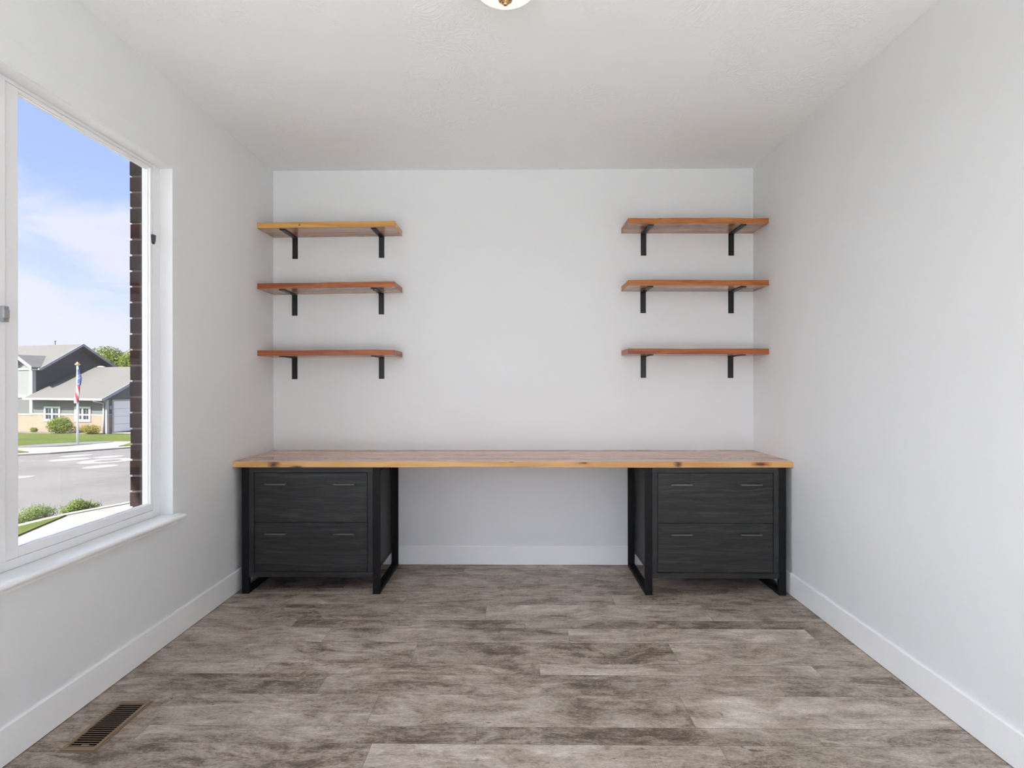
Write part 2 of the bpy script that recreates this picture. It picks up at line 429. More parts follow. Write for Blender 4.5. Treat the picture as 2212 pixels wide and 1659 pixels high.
# ================================================================= SHELL
OY0, OY1, OZ0, OZ1 = 1.05, 2.835, .597, 2.338          # left window opening
XO = -1.845
m = MB()
m.box(XO, XL, YR-.15, OY0, -.1, H); m.box(XO, XL, OY1, YB+.15, -.1, H)
m.box(XO, XL, OY0, OY1, -.1, OZ0); m.box(XO, XL, OY0, OY1, OZ1, H)
tag(m.build('wall_left', 'wall_paint'), 'white wall with the big window in it', 'wall', kind='structure')
tag(MB().box(XR, XR+.15, YR-.15, YB+.15, -.1, H).build('wall_right', 'wall_paint'), 'plain white wall opposite the window', 'wall', kind='structure')
tag(MB().box(XL, XR, YB, YB+.15, -.1, H).build('wall_back', 'wall_paint'), 'white end wall behind the wooden shelves and desk', 'wall', kind='structure')
DX0, DX1, DZ1 = -1.55, 1.5, 2.45                       # wide unseen door, added to let light in
m = MB().box(XL, DX0, YR-.15, YR, -.1, H).box(DX1, XR, YR-.15, YR, -.1, H).box(DX0, DX1, YR-.15, YR, DZ1, H).box(DX0, DX1, YR-.15, YR, -.1, 0)
tag(m.build('wall_rear', 'wall_paint'), 'white wall behind the viewer, with the added light door', 'wall', kind='structure')
tag(MB().box(XO, XR+.15, YR-.15, YB+.15, H, H+.14).build('ceiling', 'ceiling_texture'), 'white textured ceiling', 'ceiling', kind='structure')
# baseboards
BH, BT = .132, .0125
def baseboard(name, pts, lo, hi, axis, lab):
    m = MB().prism(pts, lo, hi, axis)
    tag(m.build(name, 'trim_paint'), lab, 'baseboard', kind='structure')
e = .0006
baseboard('baseboard_left', [(XL+e, .003), (XL+BT, .003), (XL+BT, BH-.006), (XL+BT-.004, BH), (XL+e, BH)], YR+e, YB-e, 'y', 'white baseboard below the window wall')
baseboard('baseboard_right', [(XR-e, .003), (XR-BT, .003), (XR-BT, BH-.006), (XR-BT+.004, BH), (XR-e, BH)], YR+e, YB-e, 'y', 'white baseboard along the plain wall opposite the window')
baseboard('baseboard_back', [(YB-e, .003), (YB-BT, .003), (YB-BT, BH-.006), (YB-BT+.004, BH), (YB-e, BH)], XL+BT+e, XR-BT-e, 'x', 'white baseboard between the two cabinets')

# ================================================================= WINDOW 1 (left)
W = empty('window_1', (XL, 1.94, .617), 'large white sliding window in the wall beside the desk', 'window', kind='structure')
WL = Vector(W.location)
def wpart(mb, name, mat, bevel=0, parent=None):
    o = mb.build(name, mat, None, bevel)
    o.parent = parent or W
    if parent is None: o.location = -WL
    return o
FX0, FX1 = XO+.001, -1.776
m = MB()
m.ring(OY0+e, OY1-e, .6172, OZ1-e, OY0+.055, 2.781, .651, 2.324, -1.803, FX1, 'x')
m.ring(OY0+.055, 2.781, .651, 2.324, OY0+.057, 2.779, .653, 2.322, -1.803, FX1-.004, 'x')         # thin groove
m.ring(OY0+e, OY1-e, .618, OZ1-e, OY0+.035, 2.802, .635, 2.331, FX0, -1.8031, 'x')
wpart(m, 'window_frame', 'window_vinyl', .0015)
m = MB()                                                # fixed light on the right, in the outer track
m.ring(1.965, 2.779, .653, 2.322, 2.024, 2.762, .686, 2.312, -1.801, FX1-.001, 'x')
fx = wpart(m, 'fixed_sash', 'window_vinyl', .002)
m = MB().ring(2.0242, 2.7618, .6862, 2.3118, 2.029, 2.757, .689, 2.308, -1.800, -1.788, 'x')
g1 = wpart(m, 'glazing_bead', 'trim_paint', .0015, fx)
g1 = wpart(MB().box(-1.796, -1.792, 2.0285, 2.7575, .6885, 2.3085), 'glass_pane', 'grey_glass', 0, fx)
m = MB()                                                # sliding sash on the left, nearer the room
m.ring(OY0+.058, 1.9645, .653, 2.321, OY0+.11, 1.914, .690, 2.300, -1.797, -1.768, 'x')
sl = wpart(m, 'sliding_sash', 'window_vinyl', .003)
wpart(MB().box(-1.785, -1.781, OY0+.108, 1.916, .688, 2.302), 'glass_pane', 'grey_glass', 0, sl)
m = MB().box(-1.768, -1.752, 1.938, 1.960, 1.482, 1.536).box(-1.752, -1.742, 1.930, 1.952, 1.494, 1.524)
wpart(m, 'sash_lock', 'latch_grey', .002, sl)
m = MB().ring(OY0-.03, 2.8625, .575, 2.44, OY0+.0, 2.843, .630, 2.372, -1.874, XO-.0005, 'x')
wpart(m, 'exterior_casing', 'casing_cream', .003)
m = MB()                                                # little dark vent stop on the jamb face
m.prism([(2.767, 1.995), (2.790, 1.995), (2.786, 1.962), (2.779, 1.949), (2.770, 1.958)], FX1-.001, FX1+.010, 'x')
wpart(m, 'vent_stop', 'latch_black', .001)
# stool with bull-nose, and the apron under it
pts = [(FX1+.001, .597), (FX1+.001, .617)]
for i in range(9):
    a = PI/2 - PI*i/8
    pts.append((-1.672 + .010*math.cos(a), .607 + .010*math.sin(a)))
m = MB().prism(pts, OY0-.03, 2.866, 'y')
m2 = wpart(m, 'window_sill', 'trim_paint')
pts = [(XL+e, .570), (XL+e, .5965), (XL+.024, .5965), (XL+.022, .588), (XL+.014, .582), (XL+.012, .570)]
wpart(MB().prism(pts, OY0-.015, 2.853, 'y'), 'sill_apron', 'trim_paint', .001)
tag(MB().box(XL+e, XL+.009, OY0, 2.833, OZ1, 2.430).build('trim_1', 'wall_paint', None, .001), 'flat header board above the window opening', 'trim', kind='structure')

# ================================================================= LIGHT DOOR (unseen, added behind the camera to light the room)
W2 = empty('added_light_door', ((DX0+DX1)/2, YR-.07, 0), 'wide glazed door added behind the viewer to light the room', 'door', kind='structure')
m = MB(); mid = (DX0+DX1)/2
m.ring(DX0+e, DX1-e, .001, DZ1-e, DX0+.04, DX1-.04, .04, DZ1-.04, YR-.14, YR-.02, 'y')
m.box(mid-.03, mid+.03, YR-.12, YR-.04, .04, DZ1-.04)
o = m.build('door_frame', 'window_vinyl'); o.parent = W2; o.location = -Vector(W2.location)
for x0, x1 in ((DX0+.04, mid-.03), (mid+.03, DX1-.04)):
    o = MB().box(x0, x1, YR-.082, YR-.078, .04, DZ1-.04).build('glass_pane', 'clear_glass'); o.parent = W2; o.location = -Vector(W2.location)

# ================================================================= DESK TOP
DYF, DZ0, DZ1_ = 3.434, .7645, .8005
root = empty('wooden_desktop', ((XL+XR)/2, 3.72, DZ0), 'long knotty wooden desktop spanning the room across both dark cabinets', 'desktop')
b = bmesh.new()
nx = 120
def edge_y(x):          # slightly live front edge
    return DYF + .0025*math.sin(x*5.1+1.0) + .0018*math.sin(x*13.7) + .001*math.sin(x*31)
def edge_b(x):
    return DZ0 + max(0, .004*math.sin(x*3.3+2.2)) * (1 if -.8 < x < .9 else .2)
T, B_, F, Bk = [], [], [], []
for i in range(nx+1):
    x = XL+.001 + (XR-XL-.002)*i/nx
    wob = .0012*math.sin(x*9+.5)+.0008*math.sin(x*23)
    F.append(b.verts.new((x, edge_y(x), edge_b(x)))); T.append(b.verts.new((x, edge_y(x)+.0015, DZ1_+wob*.6)))
    Bk.append(b.verts.new((x, YB-.001, DZ1_+.002+wob*.5))); B_.append(b.verts.new((x, YB-.001, DZ0)))
for i in range(nx):
    f = b.faces.new((F[i], F[i+1], T[i+1], T[i])); f.material_index = 1
    b.faces.new((T[i], T[i+1], Bk[i+1], Bk[i])); b.faces.new((B_[i], B_[i+1], F[i+1], F[i])); b.faces.new((Bk[i], Bk[i+1], B_[i+1], B_[i]))
b.faces.new((F[0], T[0], Bk[0], B_[0])); b.faces.new((F[-1], T[-1], Bk[-1], B_[-1]))
bmesh.ops.recalc_face_normals(b, faces=b.faces[:])
me = bpy.data.meshes.new('desktop_slab'); b.to_mesh(me); b.free()
me.materials.append(M['desk_top_wood']); me.materials.append(M['desk_edge_wood'])
o = bpy.data.objects.new('slab', me); COL.objects.link(o)
o.parent = root; o.location = -Vector(root.location)
md = o.modifiers.new('bevel', 'BEVEL'); md.width = .002; md.segments = 2; md.limit_method = 'ANGLE'; md.angle_limit = math.radians(50)

# ================================================================= CABINETS
def cabinet(xa, xb, label, bright):
    """outer faces xa..xb; local origin on the floor at the centre of the front"""
    cx = (xa+xb)/2; w = (xb-xa)/2
    yf, yb = 0.0, 3.992-3.444
    root = empty('file_cabinet', (cx, 3.444, 0), label, 'filing cabinet', 'dark filing cabinets under the desktop')
    ztop = DZ0-.0012
    lw, ld = .0425, .024
    for s in (-1, 1):
        x0, x1 = (-w, -w+lw) if s < 0 else (w-lw, w)
        fr = MB()
        fr.box(x0, x1, yf, yf+ld, 0.0005, ztop)
        fr.build('leg', 'black_metal', root, .0015)
        MB().box(x0, x1, yb-ld, yb, 0.0005, ztop).build('leg', 'black_metal', root, .0015)
        MB().box(x0, x1, yf+ld+.0002, yb-ld-.0002, 0.0005, .0245).build('floor_rail', 'black_metal', root, .0015)
        MB().box(x0, x1, yf+ld+.0002, yb-ld-.0002, ztop-.024, ztop).build('top_rail', 'black_metal', root, .0015)
    bx0, bx1 = -w+lw+.0004, w-lw-.0004
    zb = .100
    fw = .0300
    for q0, q1 in ((bx0, bx0+fw), (bx1-fw, bx1)):
        MB().box(q0, q1, .002, yb-.03, zb+.0322, ztop-.0322).build('side_panel', 'charcoal_oak_upright', root, .001)
    MB().box(bx0, bx1, .002, yb-.03, ztop-.032, ztop).build('top_panel', 'charcoal_oak', root, .001)
    MB().box(bx0, bx1, .002, yb-.03, zb, zb+.032).build('bottom_panel', 'charcoal_oak', root, .001)
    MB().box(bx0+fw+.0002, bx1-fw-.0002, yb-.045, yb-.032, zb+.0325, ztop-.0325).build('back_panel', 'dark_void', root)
    gp = .0034
    z0, z1 = zb+.032, ztop-.032
    zm = (z0+z1)/2 - .001
    for k, (a, c, hz) in enumerate(((zm+gp*.4, z1-gp, .664), (z0+gp, zm-gp*.4, .3665))):
        d = MB().box(bx0+fw+gp, bx1-fw-gp, .0035, .0215, a, c).build('drawer', 'charcoal_oak', root, .001)
        # tray behind the front keeps the gaps dark
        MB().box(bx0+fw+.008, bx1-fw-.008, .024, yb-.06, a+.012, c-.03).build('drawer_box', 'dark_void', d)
        for hx in (-.2065, .2065):
            hb = MB()
            hb.box(hx-.0635, hx+.0635, -.026, -.019, hz-.0036, hz+.0036)
            for q in (-.0605, .0605):
                hb.box(hx+q-.003, hx+q+.003, -.0192, .0036, hz-.003, hz+.003)
            h_ = hb.build('handle', 'handle_nickel', d, .0008)
    return root
cabinet(-1.662, -.8265, 'charcoal two drawer filing cabinet standing beside the window wall', True)
cabinet(.7665, 1.6045, 'charcoal two drawer filing cabinet standing beside the plain wall', False)

# ================================================================= WALL SHELVES
def shelf(x0, x1, zl, zr, brs, label, edge, zdrop):
    """brs: bracket centres; zl / zr bottom heights at the two ends"""
    yf = 3.763
    root = empty('wall_shelf', (x0, YB, zl), label, 'shelf', 'wooden wall shelves on black brackets')
    L = x1-x0; th = .0365
    b = bmesh.new(); n = 40; ph = random.uniform(0, 6)
    rows_ = []
    for i in range(n+1):
        x = L*i/n; zz = (zr-zl)*i/n
        wob = .0010*math.sin(x*8+ph)+.0007*math.sin(x*19+ph*2)
        yy = yf-YB + .0012*math.sin(x*11+ph)
        rows_.append([b.verts.new((x, yy, zz)), b.verts.new((x, yy, zz+th+wob)), b.verts.new((x, -.0012, zz+th+wob)), b.verts.new((x, -.0012, zz))])
    for A, B2 in zip(rows_, rows_[1:]):
        for j in range(4):
            f = b.faces.new((A[j], B2[j], B2[(j+1) % 4], A[(j+1) % 4])); f.material_index = 1 if j == 0 else 0
    for f in (b.faces.new(rows_[0]), b.faces.new(rows_[-1][::-1])): f.material_index = 1
    bmesh.ops.recalc_face_normals(b, faces=b.faces[:])
    me = bpy.data.meshes.new('board'); b.to_mesh(me); b.free()
    me.materials.append(M['reclaimed_red_wood']); me.materials.append(M[edge])
    o = bpy.data.objects.new('board', me); COL.objects.link(o); o.parent = root
    md = o.modifiers.new('bevel', 'BEVEL'); md.width = .0018; md.segments = 2; md.limit_method = 'ANGLE'; md.angle_limit = math.radians(50)
    for bx in brs:
        x = bx-x0; zz = (zr-zl)*x/L - .0006
        hw = .0188; tk = .005; drop = zdrop
        pts = [(-.001, zz-drop), (-.001-tk, zz-drop), (-.001-tk, zz-tk-.004), (-.001-tk-.004, zz-tk), (-.226, zz-tk), (-.226, zz), (-.001, zz)]
        br = MB().prism(pts, x-hw, x+hw, 'x').build('bracket', 'bracket_steel', root, .0008)
        for yy in (-.165, -.085):
            MB().tube((x, yy, zz-tk+.0005), (x, yy, zz-tk-.0016), .0042, .0036, 10).build('screw', 'screw_black', br)
        for q in (.032, drop-.022):
            MB().tube((x, -.001-tk+.0005, zz-q), (x, -.001-tk-.0016, zz-q), .0042, .0036, 10).build('screw', 'screw_black', br)
    return root
shelf(XL+.001, -.8025, 2.293, 2.301, (-1.557, -.948), 'highest shelf on the window side, with the pale golden front edge', 'golden_edge_wood', .150)
shelf(XL+.001, -.8025, 1.892, 1.903, (-1.560, -.950), 'middle reddish brown shelf on the window side', 'russet_edge_wood', .148)
shelf(XL+.001, -.8025, 1.451, 1.454, (-1.561, -.949), 'lowest reddish brown shelf on the window side', 'russet_edge_wood', .152)
shelf(.7285, XR-.001, 2.313, 2.309, (.883, 1.4915), 'highest shelf beside the plain wall, amber edge with a dark knot on top', 'amber_knot_wood', .154)
shelf(.7285, XR-.001, 1.908, 1.904, (.880, 1.490), 'middle amber brown shelf beside the plain wall', 'amber_edge_wood', .150)
shelf(.7285, XR-.001, 1.459, 1.456, (.881, 1.486), 'lowest reddish brown shelf beside the plain wall', 'russet_edge_wood', .152)

# ================================================================= FLOOR REGISTER
root = empty('floor_vent', (-1.5195, 2.115, 0), 'tan metal floor register with dark slots beside the baseboard', 'floor vent')
vx, vy = .066, .160
b = MB()
ix, iy = .0465, .1345
def vring(z0, z1, ox, oy, jx, jy):
    b.ring(-ox, ox, -oy, oy, -jx, jx, -jy, jy, z0, z1, 'z')
vring(.0004, .0030, vx, vy, ix, iy); vring(.0030, .0062, vx-.006, vy-.006, ix, iy)
b.build('frame', 'vent_tan', root, .0018)
m = MB()
n = 21
for i in range(n):
    yy = -iy + (i+.5)*2*iy/n
    m.prism([(yy-.0046, .0060), (yy-.0008, .0062), (yy+.0036, .0028), (yy+.0022, .0018)], -ix, ix, 'x')
m.build('grille', 'vent_louver', root)
MB().box(-ix, ix, -iy, iy, .0003, .0008).build('damper', 'dark_void', root)
m = MB().box(-.004, .022, -iy+.002, -iy+.010, .0046, .0075)
m.build('damper_lever', 'vent_tan', root, .001)

# ================================================================= CEILING LAMP
LX, LY = -.040, 2.06
root = empty('ceiling_lamp', (LX, LY, H), 'round flush ceiling lamp with glowing white bowl and brass finial', 'ceiling lamp')
MB().lathe([(0, -.0005), (.128, -.0005), (.132, -.006), (.130, -.012), (0, -.012)]).build('canopy', 'brass', root)
R, D = .138, .104
zr = -.016
prof = [(R-.002, -.0125), (R+.003, zr)]
for i in range(1, 15):
    a = (PI/2)*i/14
    prof.append((R*math.cos(a), zr - D*math.sin(a)))
prof[-1] = (0, zr-D)
MB().lathe(prof, 64).build('glass_bowl', 'lamp_glass', root)
zb = zr-D
MB().lathe([(0, zb+.004), (.024, zb+.003), (.025, zb+.000), (.017, zb-.004), (.008, zb-.006), (.0075, zb-.009), (.0092, zb-.011), (.0092, zb-.015), (.005, zb-.018), (0, zb-.019)], 24).build('finial', 'brass', root)

# ================================================================= EXTERIOR OF THE ROOM
b = bmesh.new(); bl = b.loops.layers.float_color.new('brick')
def bbox(x0, x1, y0, y1, z0, z1, mi, rc):
    vs = [b.verts.new((x, y, z)) for x in (x0, x1) for y in (y0, y1) for z in (z0, z1)]
    for f in ((0, 1, 3, 2), (4, 6, 7, 5), (0, 4, 5, 1), (2, 3, 7, 6), (0, 2, 6, 4), (1, 5, 7, 3)):
        fa = b.faces.new([vs[i] for i in f]); fa.material_index = mi
        for l in fa.loops: l[bl] = rc
BX0, BX1 = -1.945, -1.8485
BY0, BY1, BZ0, BZ1 = 1.00, 2.864, .572, 2.470            # brick opening
zlo, ylo, yhi, zhi = -1.15, YR-.15, YB+.15, 3.04
mo = .006
for (y0, y1, z0, z1) in ((ylo, BY0-mo, zlo, zhi), (BY1+mo, yhi, zlo, zhi), (BY0-mo, BY1+mo, zlo, BZ0-mo), (BY0-mo, BY1+mo, BZ1+mo, zhi)):
    bbox(BX0+mo, BX1, y0, y1, z0, z1, 1, (0, 0, 0, 1))
pz, py = .0793, .213
k = -41
while 2.154+pz*k < zhi:
    z0 = 2.154 + pz*k + .005; z1 = z0 + pz - .010
    k += 1
    if z1 > zhi or z0 < zlo: continue
    segs = []
    if z1 < BZ0-.002 or z0 > BZ1+.002: spans = [(ylo, yhi)]
    elif z0 >= BZ0-.06: spans = [(ylo, BY0), (BY1, yhi)]
    else: spans = [(ylo, BY0), (BY1, yhi)]
    for (a, c) in spans:
        first = py*(.5 if k % 2 else 1.0)
        if (a, c) == (ylo, BY0): ys = [c]; q = c-first+.010
        else: ys = [a]; q = a+first
        sgn = -1 if c == BY0 else 1
        pos = BY0 if sgn < 0 else a
        nxt = pos + sgn*(first)
        while (sgn > 0 and pos < c-.02) or (sgn < 0 and pos > a+.02):
            e0, e1 = (pos, min(nxt-.010, c)) if sgn > 0 else (max(nxt+.010, a), pos)
            j = random.uniform(-.0025, .0015)
            bbox(BX0+j, BX1-.004, e0, e1, z0+random.uniform(-.001, .001), z1+random.uniform(-.001, .001), 0, (random.random(), random.random(), 0, 1))
            pos = nxt; nxt = pos + sgn*py
me = bpy.data.meshes.new('wall_exterior'); b.to_mesh(me); b.free()
me.materials.append(M['dark_brick']); me.materials.append(M['mortar'])
o = bpy.data.objects.new('wall_exterior', me); COL.objects.link(o)
tag(o, 'dark brick outer wall seen past the window edge', 'brick wall', kind='structure')
m = MB().box(-2.925, -1.84, YR-.4, YB+.6, 3.06, 3.10).box(-2.943, -2.925, YR-.4, YB+.6, 3.06, 3.24)
tag(m.build('roof_eave', 'soffit'), 'roof eave above the window outside', 'roof', kind='structure')

# ---- sloping ground
HP = (-36.68, 43.0, 0); HR = -math.radians(17)
hm = Matrix.Translation(HP) @ Matrix.Rotation(HR, 4, 'Z')
def hxy(u_, v_): q = hm @ Vector((u_, v_, 0)); return (q.x, q.y)
def gz(y): return -1.03-.0395*(y-7)
def ground_poly(name, pts, dz, th, mat, label, cat, kind='structure'):
    b = bmesh.new()
    A = [b.verts.new((x, y, gz(y)+dz)) for x, y in pts]; B2 = [b.verts.new((x, y, gz(y)+dz-th)) for x, y in pts]
    n = len(pts); b.faces.new(A); b.faces.new(B2[::-1])
    for i in range(n): b.faces.new((A[i], B2[i], B2[(i+1) % n], A[(i+1) % n]))
    bmesh.ops.recalc_face_normals(b, faces=b.faces[:])
    bmesh.ops.triangulate(b, faces=[f for f in b.faces if len(f.verts) > 4])
    me = bpy.data.meshes.new(name); b.to_mesh(me); b.free(); me.materials.append(M[mat])
    o = bpy.data.objects.new(name, me); COL.objects.link(o)
    return tag(o, label, cat, kind=kind)
ground_poly('road', [(-90, -60), (60, -60), (60, 120), (-90, 120)], 0, .3, 'asphalt', 'grey asphalt street outside the window', 'road')
ground_poly('sidewalk', [(-8.05, -6), (-8.05, 9.17), (-8.08, 10.23), (-7.75, 11.69), (-6.6, 20), (-5.5, 28), (-2.2, 28), (-2.2, -6)], .06, .06, 'concrete',
            'pale concrete walk just outside below the window', 'sidewalk')
ground_poly('curb', [(-8.22, -6), (-8.22, 9.17), (-8.25, 10.23), (-7.91, 11.69), (-6.8, 20), (-6.6, 20), (-7.74, 11.69), (-8.07, 10.23), (-8.04, 9.17), (-8.04, -6)], .075, .075, 'concrete',
            'concrete kerb between the weeds and the near walk', 'kerb')
ground_poly('grass_strip', [(-8.04, 4.5), (-8.04, 9.17), (-8.05, 10.15), (-7.52, 8.57), (-7.1, 7.4), (-6.6, 5.0)], .085, .025, 'lawn_grass', 'wedge of grass between the near kerb and walk', 'grass', 'stuff')
ground_poly('sidewalk', [(-27.5, 9.5), (-20.29, 23.02), (-19.64, 23.92), (-18.48, 27.36), (-11.5, 46), (-14.5, 48), (-21.56, 31.92), (-22.6, 31.4), (-21.9, 29.3), (-21.95, 27.65), (-23.55, 26.7), (-30.0, 14)], .06, .06, 'concrete',
            'pale concrete sidewalk across the street', 'sidewalk')
ground_poly('grass_strip', [(-27.8, 12.0), (-27.2, 11.7), (-20.7, 24.1), (-21.9, 24.95)], .08, .02, 'lawn_grass', 'thin grass strip along the far kerb', 'grass', 'stuff')
ground_poly('grass_strip', [(-19.3, 27.55), (-20.7, 30.7), (-14.6, 44.5), (-13.0, 43.5)], .08, .02, 'lawn_grass', 'grass patch across the street nearest the garage', 'grass', 'stuff')
ground_poly('lawn', [(-30.2, 14), (-23.6, 26.75), (-21.97, 27.6), (-21.95, 29.5), (-22.5, 31.5), (-21.4, 32.3), (-18.5, 39.8), hxy(7.6, -.75), hxy(4.5, -1.25), hxy(-3, -1.15), hxy(-13, -1.15), (-75, 40), (-75, 14)], .05, .05, 'lawn_grass',
            'mown green lawn in front of the grey house', 'lawn', 'stuff')
pts = [(-23.2 + 1.15*math.cos(a)*.95 - 2.35*math.sin(a)*-.30, 29.3 + 2.35*math.sin(a)*.95 + 1.15*math.cos(a)*-.30) for a in [2*PI*i/28 for i in range(28)]]
ground_poly('mulch_bed', pts, .07, .02, 'mulch', 'dark mulch bed around the flagpole', 'flower bed')
for i, (px, py_, rx, ry, l) in enumerate([(-17.9, 23.1, .45, .62, 'pale round patch on the street closest to the far sidewalk'), (-16.9, 21.5, .55, .75, 'pale oval patch on the street under the flagpole'),
                                (-16.2, 22.6, .45, .6, 'small pale street patch farthest along toward the garage'), (-15.1, 21.0, .8, 1.1, 'largest pale ring patch on the street'),
                                (-13.9, 19.0, .42, .62, 'pale street patch nearest the brick edge of the window'), (-14.1, 16.1, .3, .4, 'pale street patch lowest beside the window mullion')]):
    pp = [(px+rx*math.cos(2*PI*j/24)*(1+.06*math.sin(3*j)), py_+ry*math.sin(2*PI*j/24)) for j in range(24)]
    ground_poly('street_patch', pp, .006, .006, 'asphalt_patch', l, 'street patch')
    if i == 3:
        ground_poly('manhole_cover', [(px+.36*math.cos(2*PI*j/24), py_+.5*math.sin(2*PI*j/24)) for j in range(24)], .012, .006, 'asphalt', 'grey manhole cover inside the largest pale patch', 'manhole cover')
def crack(pts, w, label):
    L = [(x-w, y) for x, y in pts]; Rr = [(x+w, y) for x, y in pts][::-1]
    ground_poly('road_crack', L+Rr, .004, .004, 'mulch', label, 'crack')
m = MB().box(-7, 9, -9.5, YR-.17, -.20, -.03)  # unseen pale slab added to bounce sunlight in through the rear door
tag(m.build('bounce_slab', 'bounce_concrete'), 'pale slab added behind the viewer to bounce light indoors', 'bounce_slab', kind='structure')

# ---- the house across the street (local x = along the windowed side, y = away)
house = empty('house', HP, 'grey sided house with stone base and white garage door across the street', 'house', rz=HR)
GB = -2.75
def hp(mb, name, mat, bevel=0, parent=None, fixn=True):
    return mb.build(name, mat, parent or house, bevel, fixn=fixn)
hp(MB().box(-10, 0, 0, 6.5, GB, -1.13).box(0, 7.63, 0, 7.9, GB, -1.06), 'stone_base', 'ledge_stone')
hp(MB().box(-10, 0, .02, 6.5, -1.02, .2), 'lap_siding', 'siding_grey')
hp(MB().box(-10, 0, .02, 6.48, .41, 2.42), 'panel_siding', 'siding_panel')
m = MB().prism([(.0, -.2), (6.5, -.2), (6.5, 2.42), (3.25, 4.33), (.0, 2.42)], -.06, .012, 'x')
hp(m, 'gable_siding', 'siding_dark')
hp(MB().box(.012, 7.60, .02, .25, -.95, .12), 'lap_siding', 'siding_grey')
m = MB().prism([(.02, -.95), (7.9, -.95), (7.9, .12), (3.95, 2.42), (.02, .12)], 7.40, 7.62, 'x')
hp(m, 'gable_siding', 'siding_grey')
# white bands and corner boards
hp(MB().box(-10, .03, -.03, .03, .2, .41).box(-10, .03, -.03, .03, -1.13, -1.02).box(.03, 7.66, -.03, .03, -1.06, -.95).box(7.60, 7.66, .03, .38, -1.02, -.93), 'trim_band', 'white_trim')
hp(MB().box(-.26, .04, -.035, .02, -1.02, 2.42).box(.02, .04, -.02, .22, -.0, 2.42), 'corner_board', 'white_trim')
hp(MB().box(7.36, 7.67, -.035, .12, -2.4, .1), 'corner_board', 'white_trim')
# roofs
def roof(pts_lo, ridge, x0, x1, th=.16):
    (ya, za), (yr, zr), (yb, zb_) = pts_lo[0], ridge, pts_lo[1]
    return MB().prism([(ya, za), (yr, zr), (yb, zb_), (yb, zb_-th), (yr, zr-th), (ya, za-th)], x0, x1, 'x')
hp(roof(((.0, 2.42), (6.4, 2.42)), (3.2, 4.45), -10.3, .85), 'main_roof', 'shingles')
hp(roof(((-.62, .20), (8.5, .20)), (3.95, 2.60), .015, 8.05), 'garage_roof', 'shingles')
def rake(ya, za, yb, zb_, x0, x1, mat, hgt=.2, up=.03, name='rake_board'):
    hp(MB().prism([(ya, za+up), (yb, zb_+up), (yb, zb_+up-hgt), (ya, za+up-hgt)], x0, x1, 'x'), name, mat)
rake(.0, 2.42, 3.2, 4.45, .851, .90, 'grey_fascia'); rake(3.2, 4.45, 6.4, 2.42, .851, .90, 'grey_fascia')
rake(-.62, .20, 3.95, 2.60, 8.051, 8.10, 'grey_fascia', .22); rake(3.95, 2.60, 8.5, .20, 8.051, 8.10, 'grey_fascia', .22)
hp(MB().box(.05, 8.1, -.73, -.622, .07, .21), 'gutter', 'white_trim')
hp(MB().box(-.05, .9, -.10, -.002, 2.30, 2.43), 'gutter', 'white_trim')
m = MB().tube((7.2, -.68, .05), (7.45, -.10, -.15), .06).tube((7.45, -.10, -.15), (7.45, -.10, -2.35), .06)
hp(m, 'downspout', 'white_trim')
# front cross gable over the two-storey part
m = MB()
ax, az = -1.0, 3.46
m.prism([(ax, az), (.74, 2.50), (.74, 2.36), (ax, az-.14), (-2.74, 2.36), (-2.74, 2.50)], -.50, .09, 'y')
m.prism([(ax, az), (-.03, 2.925), (-.03, 2.86), (ax, az-.14), (-1.97, 2.86), (-1.97, 2.925)], .09, 1.75, 'y')
m.prism([(.09, 2.905), (.09, 2.86), (.80, 2.905)], -.03, -.01, 'x')
for p3 in (((-.03, .09, 2.925), (.73, .09, 2.505), (-.03, .80, 2.925)),):
    m.poly(list(p3)); m.poly([(a, b_, c_-.02) for a, b_, c_ in p3][::-1])
hp(m, 'cross_gable_roof', 'shingles')
sl = (az-2.52)/(.74-ax)
hp(MB().prism([(ax, az+.03), (.76, 2.53), (.76, 2.29), (ax, az-.21)], -.56, -.505, 'y'), 'rake_board', 'white_trim')
hp(MB().prism([(ax, az+.03), (-2.76, 2.53), (-2.76, 2.29), (ax, az-.21)], -.56, -.505, 'y'), 'rake_board', 'white_trim')
hp(MB().prism([(-2.5, 2.42), (.0, 2.42), (.0, 2.75), (ax, 3.28), (-2.5, 2.45)], .0, .1, 'y'), 'gable_siding', 'siding_panel')
hp(MB().box(-2.6, .03, -.035, .0, 2.30, 2.45), 'trim_band', 'white_trim')
def hwin(u0, u1, z0, z1):
    fr = MB().ring(u0, u1, z0, z1, u0+.2, u1-.2, z0+.2, z1-.14, -.05, .025, 'y')
    um = (u0+u1)/2
    fr.box(um-.09, um+.09, -.045, .025, z0+.2, z1-.14)
    f = hp(fr, 'window', 'white_trim')
    for a, c in ((u0+.2, um-.09), (um+.09, u1-.2)):
        MB().box(a, c, -.012, .022, z0+.2, z1-.14).build('pane', 'house_glass', f)
        MB().box((a+c)/2-.012, (a+c)/2+.012, -.016, -.0125, z0+.2, z1-.14).build('muntin', 'white_trim', f)
hwin(1.29, 3.01, -1.56, -.43); hwin(4.46, 6.08, -1.53, -.41)
